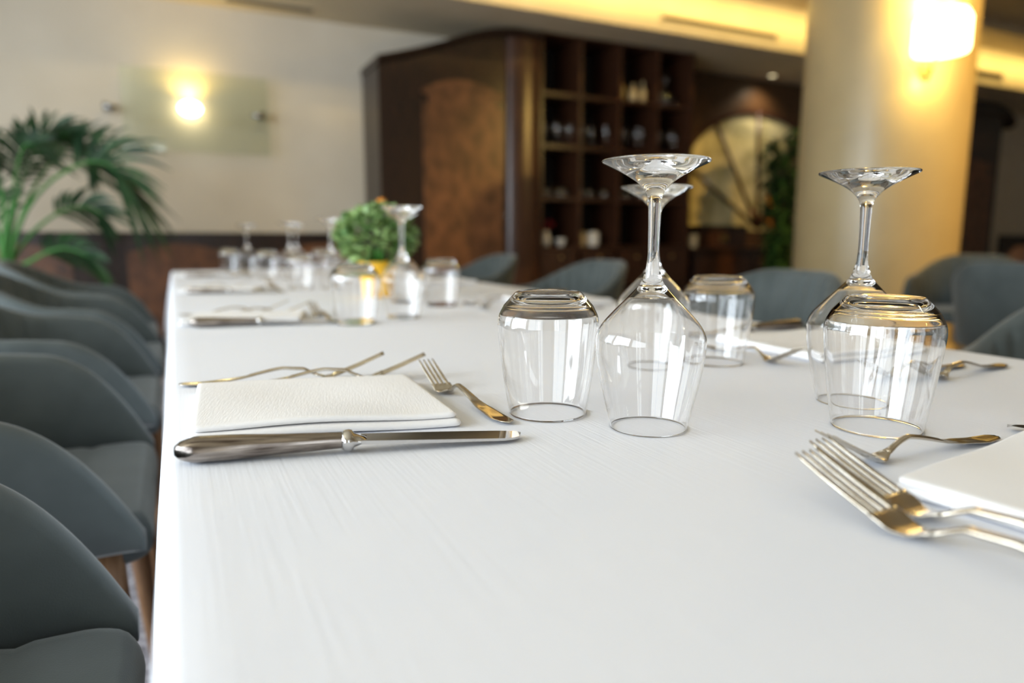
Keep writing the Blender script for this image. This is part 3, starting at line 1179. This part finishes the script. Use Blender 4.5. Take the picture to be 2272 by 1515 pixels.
downlight(0.5, 4.3, HIGHC, (0.45, YB, 1.7), 25, 'added out-of-view downlight washing the wall around the glass wall lamp', 85)  # added to brighten the back wall beyond its lamp's own glow

# ------------------------------------------------------------------ glass wall lamp on the back wall
g0, g1 = at(262, 143, YB - 0.12), at(600, 345, YB - 0.12)
gl = empty('wall_lamp', ((g0.x + g1.x) / 2, YB - 0.12, g1.z), 0, 'rectangular glass plate wall lamp with a bright bulb, on the back wall', 'wall lamp')
hw, hh = (g1.x - g0.x) / 2, g0.z - g1.z
box('glass_plate', M['pane'], -hw, hw, -0.004, 0.004, 0, hh, gl, 0.001)
for px, py in ((240, 237), (578, 257)):
    q = at(px, py, YB - 0.12)
    bm = bmesh.new()
    add_tube(bm, [(q.x - gl.location.x, 0.12, q.z - g1.z), (q.x - gl.location.x, 0.02, q.z - g1.z), (q.x - gl.location.x, -0.02, q.z - g1.z)], 0.020, 12)
    s = 1 if px < 400 else -1
    add_tube(bm, [(q.x - gl.location.x - 0.03 * s, -0.012, q.z - g1.z), (q.x - gl.location.x + 0.07 * s, -0.012, q.z - g1.z)], lambda u: 0.034 - 0.028 * u, 12)
    finish('bracket', bm, M['chrome'], gl)
q = at(422, 243, YB - 0.07)
bm = bmesh.new()
add_lathe(bm, smooth_prof([(0, -0.055), (0.045, -0.045), (0.075, -0.016), (0.075, 0.016), (0.045, 0.045), (0, 0.055)], 4), 32)
for v in bm.verts:
    v.co.y *= 0.35
bo = finish('bulb', bm, M['bulb'], gl)
bo.location = (q.x - gl.location.x, 0.035, q.z - g1.z + 0.005)
spot('wall_lamp_light', (q.x, YB - 0.085, q.z + 0.075), (q.x, YB - 0.05, q.z + 0.5), 10, WARM, 165, 0.015, 1.0)

# ------------------------------------------------------------------ cabinet
YC = 5.45
cab = empty('shelf_cabinet', (0, YC, 0), 0, 'tall dark wood cabinet with a burl panel and open glass shelves', 'cabinet')


def cx_(x, y=300):
    return at(x, y, YC).x


def cz_(x, y):
    return at(x, y, YC).z


xa, xb, xd = cx_(842), cx_(1198), cx_(1532)
DEP = YB - 0.052 - YC
topcurve = [(834, 124), (870, 118), (920, 108), (980, 93), (1030, 78), (1080, 68), (1130, 63), (1170, 66), (1200, 74)]
tc = [(cx_(px, py), min(cz_(px, py), LOWC - 0.03)) for px, py in topcurve]
poly = [(xa, 0.0), (xb, 0.0), (xb, tc[-1][1] - 0.02)] + [(min(max(x, xa), xb), z - 0.02) for x, z in tc[::-1]][1:]
bm = bmesh.new()
add_prism(bm, poly, 0, DEP)
finish('side_case', bm, M['darkwood'], cab, smooth=False)
bm = bmesh.new()
cp = catmull([(x, 0, z) for x, z in tc], 5)
add_loft(bm, [[(p.x, y, p.z + z) for y, z in ((-0.06, 0.0), (-0.06, -0.02), (-0.035, -0.045), (0.0, -0.055), (DEP, -0.055), (DEP, 0.0))] for p in cp])
finish('cornice', bm, M['darkwood'], cab, smooth=False)
px0, px1 = cx_(938, 350), cx_(1114, 350)
finish('door', arch_panel(px0, px1, 0.15, cz_(1024, 178), cz_(1024, 178) - cz_(1024, 206), cz_(940, 206) - cz_(940, 236), -0.018, 0.004), M['burl'], cab, smooth=False)
q = at(1122, 478, YC - 0.02)
bm = bmesh.new()
bmesh.ops.create_uvsphere(bm, u_segments=16, v_segments=10, radius=0.016)
bmesh.ops.translate(bm, verts=bm.verts, vec=(q.x, -0.03, q.z))
add_tube(bm, [(q.x, -0.03, q.z), (q.x, 0.002, q.z)], 0.006, 8)
finish('knob', bm, M['chrome'], cab)
# rounded pilaster between door and shelves
bm = bmesh.new()
pr = (cx_(1196) - cx_(1122)) / 2
pc_ = (cx_(1196) + cx_(1122)) / 2
ztop = cz_(1165, 90)
rr_ = []
for z in (0.0, ztop):
    rr_.append([(pc_ + pr * math.cos(a), -0.07 * math.sin(a), z) for a in [PI * k / 16 for k in range(17)]])
add_loft(bm, rr_)
finish('pilaster', bm, M['midwood'], cab, smooth=True, angle=50)

# open shelves
zs = [cz_(1365, y) for y in (105, 221, 332, 443, 549)]
xs = [cx_(1200), cx_(1289), cx_(1376), cx_(1459), cx_(1532)]
T_ = 0.022
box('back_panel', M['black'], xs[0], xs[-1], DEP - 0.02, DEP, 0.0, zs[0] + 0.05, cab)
ys = 0.10
for i, x in enumerate((xs[0], xs[-1])):
    box('side_panel', M['midwood'], x - T_, x + T_, 0.0, DEP - 0.02, 0.0, zs[0] + 0.03, cab)
for x in xs[1:-1]:
    box('divider', M['midwood'], x - T_ * 0.8, x + T_ * 0.8, 0.006, DEP - 0.02, zs[-1], zs[0] + 0.03, cab)
for z in zs[1:]:
    box('shelf', M['midwood'], xs[0] + T_, xs[-1] - T_, 0.012, DEP - 0.02, z - T_, z + T_ * 0.6, cab)
bm = bmesh.new()
ct = zs[0] + 0.03
add_box(bm, xs[0] - T_, xs[-1] + T_, -0.005, DEP, ct, ct + 0.035)
add_box(bm, xs[0] - T_, xs[-1] + 0.05, -0.035, DEP, ct + 0.035, ct + 0.06)
add_box(bm, xs[0] - T_, xs[-1] + 0.075, -0.055, DEP, ct + 0.06, ct + 0.09, 0.006)
finish('cornice', bm, M['midwood'], cab, smooth=False)
box('plinth', M['darkwood'], xs[0] + T_, xs[-1] - T_, 0.03, DEP - 0.02, 0.0, 0.45, cab)
for a, b in zip(xs, xs[1:]):
    d = box('drawer', M['midwood'], a + T_ + 0.004, b - T_ - 0.004, -0.004, 0.30, 0.47, zs[-1] - T_ - 0.006, cab, 0.003)
    bm = bmesh.new()
    bmesh.ops.create_uvsphere(bm, u_segments=14, v_segments=8, radius=0.016)
    bmesh.ops.translate(bm, verts=bm.verts, vec=((a + b) / 2, -0.026, zs[-1] - 0.085))
    add_tube(bm, [((a + b) / 2, -0.026, zs[-1] - 0.085), ((a + b) / 2, 0.0, zs[-1] - 0.085)], 0.006, 8)
    finish('knob', bm, M['brass'], d)

# ---- things on the shelves
sg = None


def shelf_glass(x, y, z, short, label, group):
    global sg
    key = 'short' if short else 'tall'
    if sg is None:
        sg = {}
    if key not in sg:
        t = empty('shelf_glass')
        if short:
            pr_ = [(0, 0.001), (0.030, 0.001), (0.034, 0.012), (0.036, 0.085), (0.0345, 0.085), (0.032, 0.015), (0, 0.012)]
        else:
            pr_ = [(0, 0.001), (0.032, 0.001), (0.031, 0.004), (0.006, 0.010), (0.0045, 0.085), (0.010, 0.095), (0.034, 0.125), (0.038, 0.155), (0.031, 0.205),
                   (0.0295, 0.205), (0.036, 0.155), (0.032, 0.127), (0.006, 0.099), (0, 0.098)]
        bm = bmesh.new()
        add_lathe(bm, pr_, 24)
        o = finish('shelf_glass_body' if False else 'shelf_glass', bm, M['glass'])
        bpy.data.objects.remove(t)
        sg[key] = o
    else:
        o = sg[key].copy()
        COL.objects.link(o)
    o.location = (x, y, z)
    return tag(o, label, 'glass', group)


def cell(c, r):                              # x range and floor of a compartment
    return xs[c] + T_, xs[c + 1] - T_, zs[r + 1] + T_ * 0.6 + 0.0005


names_r = ['top', 'second', 'third', 'bottom']
names_c = ['first', 'second', 'third', 'last']
for c, r, n_, short in [(0, 1, 5, False), (1, 1, 3, False), (2, 1, 4, False), (3, 1, 4, False), (0, 2, 4, True), (1, 2, 3, True), (2, 2, 3, True)]:
    a, b, z = cell(c, r)
    for k in range(n_):
        xx = a + (b - a) * (k + 0.6) / (n_ + 0.2)
        shelf_glass(xx, YC + 0.10 + 0.05 * (k % 2), z, short,
                    '%s in the %s compartment of the %s cabinet shelf row' % ('short drinking glass' if short else 'stemmed glass', names_c[c], names_r[r]),
                    'glasses in the %s compartment of the %s shelf row' % (names_c[c], names_r[r]))


def lathe_thing(name, prof, m, loc, label, cat, seg=24):
    bm = bmesh.new()
    add_lathe(bm, prof, seg)
    o = finish(name, bm, m, smooth=True, angle=50)
    o.location = loc
    return tag(o, label, cat)


bott = [(0, 0.0005), (0.034, 0.0005), (0.036, 0.006), (0.036, 0.12), (0.030, 0.145), (0.013, 0.165), (0.012, 0.215), (0.015, 0.217), (0.015, 0.228), (0, 0.228)]
a, b, z = cell(2, 0)
lathe_thing('bottle', [(r * 0.8, h * 0.95) for r, h in bott], M['cream'], (a + 0.05, YC + 0.10, z), 'cream bottle at the left of the third top compartment', 'bottle')
lathe_thing('bottle', [(r * 1.1, h * 0.72) for r, h in bott], M['cream'], (a + (b - a) * 0.46, YC + 0.09, z), 'short pale bottle in the middle of the third top compartment', 'bottle')
lathe_thing('bottle', [(r * 0.9, h * 0.9) for r, h in bott], M['cream'], (a + (b - a) * 0.80, YC + 0.12, z), 'slim bottle at the right of the third top compartment', 'bottle')
a, b, z = cell(3, 0)
dec = empty('decanter', (a + (b - a) * 0.42, YC + 0.12, z), 0, 'tall stoppered glass decanter in the last top compartment', 'decanter')
bm = bmesh.new()
add_lathe(bm, [(0, 0.0005), (0.05, 0.0005), (0.055, 0.02), (0.05, 0.11), (0.018, 0.16), (0.016, 0.22), (0.0, 0.22)], 24)
finish('bottle_body', bm, M['glass'], dec, smooth=True, angle=50)
bm = bmesh.new()
add_lathe(bm, [(0, 0.2205), (0.014, 0.2205), (0.026, 0.25), (0.02, 0.28), (0, 0.285)], 20)
finish('stopper', bm, M['glass'], dec)
shelf_glass(a + (b - a) * 0.78, YC + 0.14, z, True, 'short drinking glass beside the stoppered decanter', None)
a, b, z = cell(0, 3)
vs_ = empty('flower_vase', (a + 0.10, YC + 0.12, z), 0, 'small white vase with red flowers in the bottom left compartment', 'vase')
bm = bmesh.new()
add_lathe(bm, smooth_prof([(0, 0.0005), (0.03, 0.0005), (0.046, 0.05), (0.036, 0.10), (0.024, 0.125), (0.030, 0.14), (0.026, 0.14), (0.0, 0.12)], 3), 24)
finish('vase_body', bm, M['ceramic'], vs_)
bm = bmesh.new()
rnd = random.Random(9)
for k in range(40):
    c = Vector((rnd.uniform(-.06, .06), rnd.uniform(-.05, .03), 0.17 + rnd.uniform(-.03, .06)))
    add_leaf(bm, c, (rnd.uniform(-1, 1), rnd.uniform(-1, 1), rnd.uniform(0, 1)), 0.035, 0.025)
for k in range(5):
    add_tube(bm, [(0, 0, 0.11), (rnd.uniform(-.05, .05), rnd.uniform(-.03, .03), 0.19)], 0.002, 5)
finish('flower', bm, M['red'], vs_)
lathe_thing('bowl', [(0, 0.0005), (0.025, 0.0005), (0.045, 0.045), (0.05, 0.07), (0.046, 0.07), (0.03, 0.02), (0, 0.012)], M['ceramic'], (a + 0.26, YC + 0.12, z), 'small white bowl beside the vase in the bottom left compartment', 'bowl')
a, b, z = cell(1, 3)
lathe_thing('jar', [(0, 0.0005), (0.042, 0.0005), (0.045, 0.10), (0.03, 0.115), (0.034, 0.13), (0, 0.135)], M['cream'], (a + 0.07, YC + 0.10, z), 'cream jar at the left of the second bottom compartment', 'jar')
lathe_thing('jar', [(0, 0.0005), (0.055, 0.0005), (0.06, 0.06), (0.058, 0.12), (0.05, 0.13), (0, 0.135)], M['ceramic'], (a + 0.20, YC + 0.12, z), 'wider pale jar at the right of the second bottom compartment', 'jar')

# ------------------------------------------------------------------ arched mirror on the timber wall
YM = YB - 0.035
mc = at(1672, 418, YM)
rx = mc.x - at(1500, 418, YM).x
rz_ = at(1672, 249, YM).z - mc.z
zb = at(1672, 512, YM).z
ml = empty('arched_mirror', (mc.x, YM, zb), 0, 'large arched window-like mirror with spokes on the timber wall', 'mirror')


def arch_pts(k, n=40):
    pts = [(-rx * k, 0.0)]
    zc = mc.z - zb
    for i in range(n + 1):
        a = PI - PI * i / n
        pts.append((rx * k * math.cos(a), zc + rz_ * k * math.sin(a)))
    pts.append((rx * k, 0.0))
    return pts


bm = bmesh.new()
add_prism(bm, arch_pts(0.985), -0.012, 0.0)
finish('mirror_glass', bm, M['oldglass'], ml, smooth=False)
bm = bmesh.new()
o_, i_ = arch_pts(1.03), arch_pts(0.965)
add_loft(bm, [[(a[0], -0.035, a[1]), (a[0], 0.0, a[1]), (b[0], 0.0, b[1]), (b[0], -0.035, b[1])] for a, b in zip(o_, i_)])
finish('frame', bm, M['midwood'], ml, smooth=False)
hub = at(1677, 506, YM)
for px, py in [(1531, 376), (1587, 277), (1680, 249), (1765, 289), (1820, 376)]:
    e = at(px, py, YM)
    h0, e0 = Vector((hub.x - mc.x, -0.02, hub.z - zb)), Vector((e.x - mc.x, -0.02, e.z - zb))
    bm = bmesh.new()
    add_tube(bm, [h0, e0], 0.022, 8)
    finish('spoke', bm, M['midwood'], ml)
# spot above it
dl = at(1660, 178, YB - 0.28)
downlight(at(1680, 205, YB - 0.03).x, YB - 0.24, LOWC, (at(1680, 205, YB - 0.03).x, YB - 0.06, 1.7), 26, 'small ceiling spot shining on the timber wall above the arched mirror', 130, (1.0, 0.84, 0.58), 1.0)

# sideboard below it with a few things
YS = 5.45
sx0, sx1 = at(1540, 560, YS).x, at(1790, 560, YS).x
sz = at(1600, 549, YS).z
sb = empty('sideboard', ((sx0 + sx1) / 2, YS, 0), 0, 'dark low sideboard under the arched mirror', 'sideboard')
shw = (sx1 - sx0) / 2
box('body', M['darkwood'], -shw, shw, 0.0, 0.48, 0.06, sz - 0.03, sb)
box('top', M['midwood'], -shw - 0.02, shw + 0.02, -0.02, 0.49, sz - 0.03, sz, sb, 0.004)
for k in range(2):
    d = box('door', M['midwood'], -shw + 0.03 + k * shw, -0.02 + k * shw, -0.014, 0.0, 0.12, sz - 0.08, sb, 0.003)
    bm = bmesh.new()
    bmesh.ops.create_uvsphere(bm, u_segments=12, v_segments=8, radius=0.014)
    bmesh.ops.translate(bm, verts=bm.verts, vec=((-0.06 if k == 0 else 0.07), -0.026, sz - 0.35))
    finish('knob', bm, M['brass'], d)
q = at(1534, 546, YS + 0.06)
lathe_thing('candle', [(0, 0.0005), (0.045, 0.0005), (0.048, 0.01), (0.048, 0.125), (0.044, 0.13), (0.01, 0.125), (0, 0.124)], M['cream'], (sx0 + 0.05, YS + 0.08, sz + 0.0005), 'cream pillar candle at the left end of the sideboard', 'candle')
chx0, chx1 = at(1553, 520, YS + 0.1).x, at(1664, 520, YS + 0.1).x
chz = at(1600, 500, YS + 0.1).z
ch = empty('wooden_chest', ((chx0 + chx1) / 2, YS + 0.12, sz), 0, 'dark wooden chest standing on the sideboard', 'chest')
chw = (chx1 - chx0) / 2 - 0.03
box('body', M['midwood'], -chw, chw, 0.0, 0.25, 0.0005, (chz - sz) * 0.72, ch, 0.004)
box('lid', M['darkwood'], -chw - 0.01, chw + 0.01, -0.01, 0.26, (chz - sz) * 0.72 + 0.001, chz - sz, ch, 0.008)
box('lock_plate', M['brass'], -0.05, 0.05, -0.006, 0.0, (chz - sz) * 0.25, (chz - sz) * 0.6, ch)
# leafy plant in front of the mirror
YP = 5.05
pb = at(1722, 600, YP)
pl = empty('leafy_plant', (pb.x, YP, 0), 0, 'tall dark leafy plant beside the column, in front of the arched mirror', 'plant')
bm = bmesh.new()
add_lathe(bm, [(0, 0.0), (0.15, 0.0), (0.19, 0.38), (0.20, 0.40), (0.17, 0.40), (0.16, 0.36), (0, 0.35)], 32)
finish('planter', bm, M['terracotta'], pl, smooth=True, angle=50)
bm = bmesh.new()
bl = bmesh.new()
rnd = random.Random(12)
ztip = at(1740, 285, YP).z
for s in range(13):
    a = 2 * PI * s / 13
    tip = Vector((0.20 * math.cos(a) * rnd.uniform(.3, 1.1) + 0.02, 0.17 * math.sin(a), ztip - rnd.uniform(0, 0.60)))
    pts = catmull([(0.03 * math.cos(a), 0.03 * math.sin(a), 0.34), tuple(Vector((tip.x * 0.35, tip.y * 0.35, tip.z * 0.5))), tuple(tip)], 14)
    add_tube(bm, pts, lambda u: 0.009 - 0.006 * u, 6)
    for i, p in enumerate(pts[4:]):
        for k in range(5):
            b_ = rnd.uniform(0, 2 * PI)
            add_leaf(bl, p, (math.cos(b_), math.sin(b_), rnd.uniform(-0.3, 0.7)), rnd.uniform(0.12, 0.19), rnd.uniform(0.05, 0.075), None, 0.1, 0.35, 4)
finish('stem', bm, M['oak'], pl)
finish('foliage', bl, M['plantleaf'], pl)
for px, py, m in [(1704, 440, 'orange'), (1668, 468, 'red'), (1708, 490, 'orange')]:
    q = at(px, py, YP - 0.2)
    bm = bmesh.new()
    for k in range(12):
        a = 2 * PI * k / 12
        add_leaf(bm, (q.x - pb.x, -0.2, q.z), (math.cos(a), -0.6, math.sin(a)), 0.035, 0.022)
    add_tube(bm, [(q.x - pb.x, -0.2, q.z), ((q.x - pb.x) * 0.6, -0.1, q.z - 0.05), (0, 0, q.z - 0.15)], 0.003, 6)
    finish('flower', bm, M[m], pl)

# ------------------------------------------------------------------ armoire right of the column
YA = 5.6
arm = empty('armoire', (0, YA, 0), 0, 'dark armoire with a curved cornice right of the column', 'armoire')
ax0, ax1 = at(2010, 400, YA).x, at(2212, 400, YA).x
cur = [(2010, 190), (2080, 200), (2130, 205), (2170, 215), (2205, 228), (2230, 246), (2246, 268)]
tc2 = [(at(a, b, YA).x, min(at(a, b, YA).z, LOWC - 0.03)) for a, b in cur]
poly = [(ax0, 0.0), (ax1, 0.0)] + [(min(max(x, ax0), ax1), z - 0.03) for x, z in tc2[::-1]]
bm = bmesh.new()
add_prism(bm, poly, 0, YB - 0.055 - YA)
finish('body', bm, M['darkwood'], arm, smooth=False)
bm = bmesh.new()
cp = catmull([(x, 0, z) for x, z in tc2], 5)
add_loft(bm, [[(p.x, y, p.z + z) for y, z in ((-0.06, 0.0), (-0.06, -0.04), (-0.03, -0.08), (0.0, -0.10), (YB - 0.055 - YA, -0.10), (YB - 0.055 - YA, 0.0))] for p in cp])
finish('cornice', bm, M['darkwood'], arm, smooth=False)
finish('door', arch_panel(ax0 + 0.1, ax1 - 0.12, 0.15, 1.95, 0.1, 0.1, -0.015, 0.002), M['burl'], arm, smooth=False)

# ------------------------------------------------------------------ palm in the left corner
YPALM = 5.0
pp = at(12, 640, YPALM)
pot = empty('potted_palm', (pp.x, YPALM, 0), 0, 'large green palm in the left corner before the cream wall', 'plant')
bm = bmesh.new()
add_lathe(bm, [(0, 0.0), (0.17, 0.0), (0.22, 0.36), (0.23, 0.40), (0.20, 0.40), (0.19, 0.36), (0, 0.35)], 32)
finish('planter', bm, M['terracotta'], pot, smooth=True, angle=50)
rnd = random.Random(21)


def frond(pxs, depth, llen, count, start=0.35, lw=0.021):
    base = Vector((rnd.uniform(-.04, .04), rnd.uniform(-.04, .04), 0.34))
    pts = [base]
    m = len(pxs)
    for i, (px, py) in enumerate(pxs):
        yy = YPALM + depth * (i + 1) / m
        q = at(px, py, yy)
        pts.append(Vector((q.x - pp.x, yy - YPALM, q.z)))
    c = catmull([tuple(p) for p in pts], 10)
    bm = bmesh.new()
    add_tube(bm, c, lambda u: 0.017 - 0.014 * u, 8)
    rach = finish('frond', bm, M['palmstem'], pot)
    bl = bmesh.new()
    N = len(c) - 1
    for k in range(count):
        u = start + (1 - start) * k / (count - 1)
        f = u * N
        i = min(int(f), N - 1)
        p = c[i].lerp(c[i + 1], f - i)
        tang = (c[min(i + 2, N)] - c[max(i - 1, 0)]).normalized()
        side = tang.cross(Vector((0, 0, 1)))
        if side.length < 0.1:
            side = Vector((1, 0, 0))
        side.normalize()
        inpl = side.cross(tang).normalized()
        v = (u - start) / (1 - start)
        ln = llen * (0.55 + 0.45 * math.sin(PI * min(1, 0.15 + v * 0.85)))
        for s in (-1, 1):
            d = side * s * (0.55 - 0.25 * v) + inpl * s * (0.75 - 0.25 * v) + tang * (0.55 + 0.45 * v) + Vector((0, 0, 0.12)) + Vector((rnd.uniform(-.12, .12), rnd.uniform(-.12, .12), rnd.uniform(-.1, .15)))
            add_leaf(bl, p, d, ln * rnd.uniform(0.85, 1.1), lw, (0, -1, 0.4), 0.3, 0.38, 6)
    finish('leaflets', bl, M['palmleaf'], rach)


frond([(18, 600), (52, 480), (110, 405), (185, 362), (232, 362), (262, 385)], -0.15, 0.50, 26, 0.62)
frond([(12, 600), (32, 470), (62, 360), (100, 300), (150, 300)], 0.10, 0.30, 26, 0.5)
frond([(8, 600), (8, 450), (-30, 330), (-90, 285)], -0.20, 0.45, 24, 0.5)
frond([(20, 610), (60, 530), (125, 475), (185, 458), (228, 478)], 0.05, 0.26, 16, 0.6, 0.024)
frond([(16, 600), (60, 450), (120, 350), (175, 318), (205, 340)], 0.25, 0.30, 22, 0.55)
frond([(22, 620), (75, 575), (140, 550), (200, 570)], -0.25, 0.26, 14, 0.6, 0.024)
frond([(10, 600), (-10, 500), (-60, 430), (-120, 410)], 0.1, 0.42, 20, 0.5)
frond([(14, 590), (30, 420), (50, 330), (74, 320)], -0.05, 0.26, 20, 0.55)

# tan chair-back seen at the far right edge, behind the grey chairs
q = at(2262, 548, 5.0)
tb = empty('tan_armchair', (q.x + 0.10, 5.0, 0), 0, 'tan upholstered chair back at the far right edge, behind the grey chairs', 'chair')
bm = bmesh.new()
sec = []
for k in range(15):
    a = PI * k / 14
    sec.append((0.30 * math.cos(a), q.z - 0.22 + 0.24 * math.sin(a) ** 0.7))
add_prism(bm, [(0.30, 0.45)] + sec + [(-0.30, 0.45)], -0.04, 0.05)
bmesh.ops.bevel(bm, geom=[e for e in bm.edges if abs(e.verts[0].co.y - e.verts[1].co.y) < 1e-6], offset=0.02, segments=3, affect='EDGES')
finish('backrest', bm, M['terra'], tb)
box('seat', M['terra'], -0.30, 0.30, -0.04, 0.50, 0.36, 0.47, tb, 0.02)
for lx in (-0.26, 0.26):
    for ly in (0.0, 0.44):
        box('leg', M['darkwood'], lx - 0.02, lx + 0.02, ly - 0.02, ly + 0.02, 0.0, 0.362, tb)
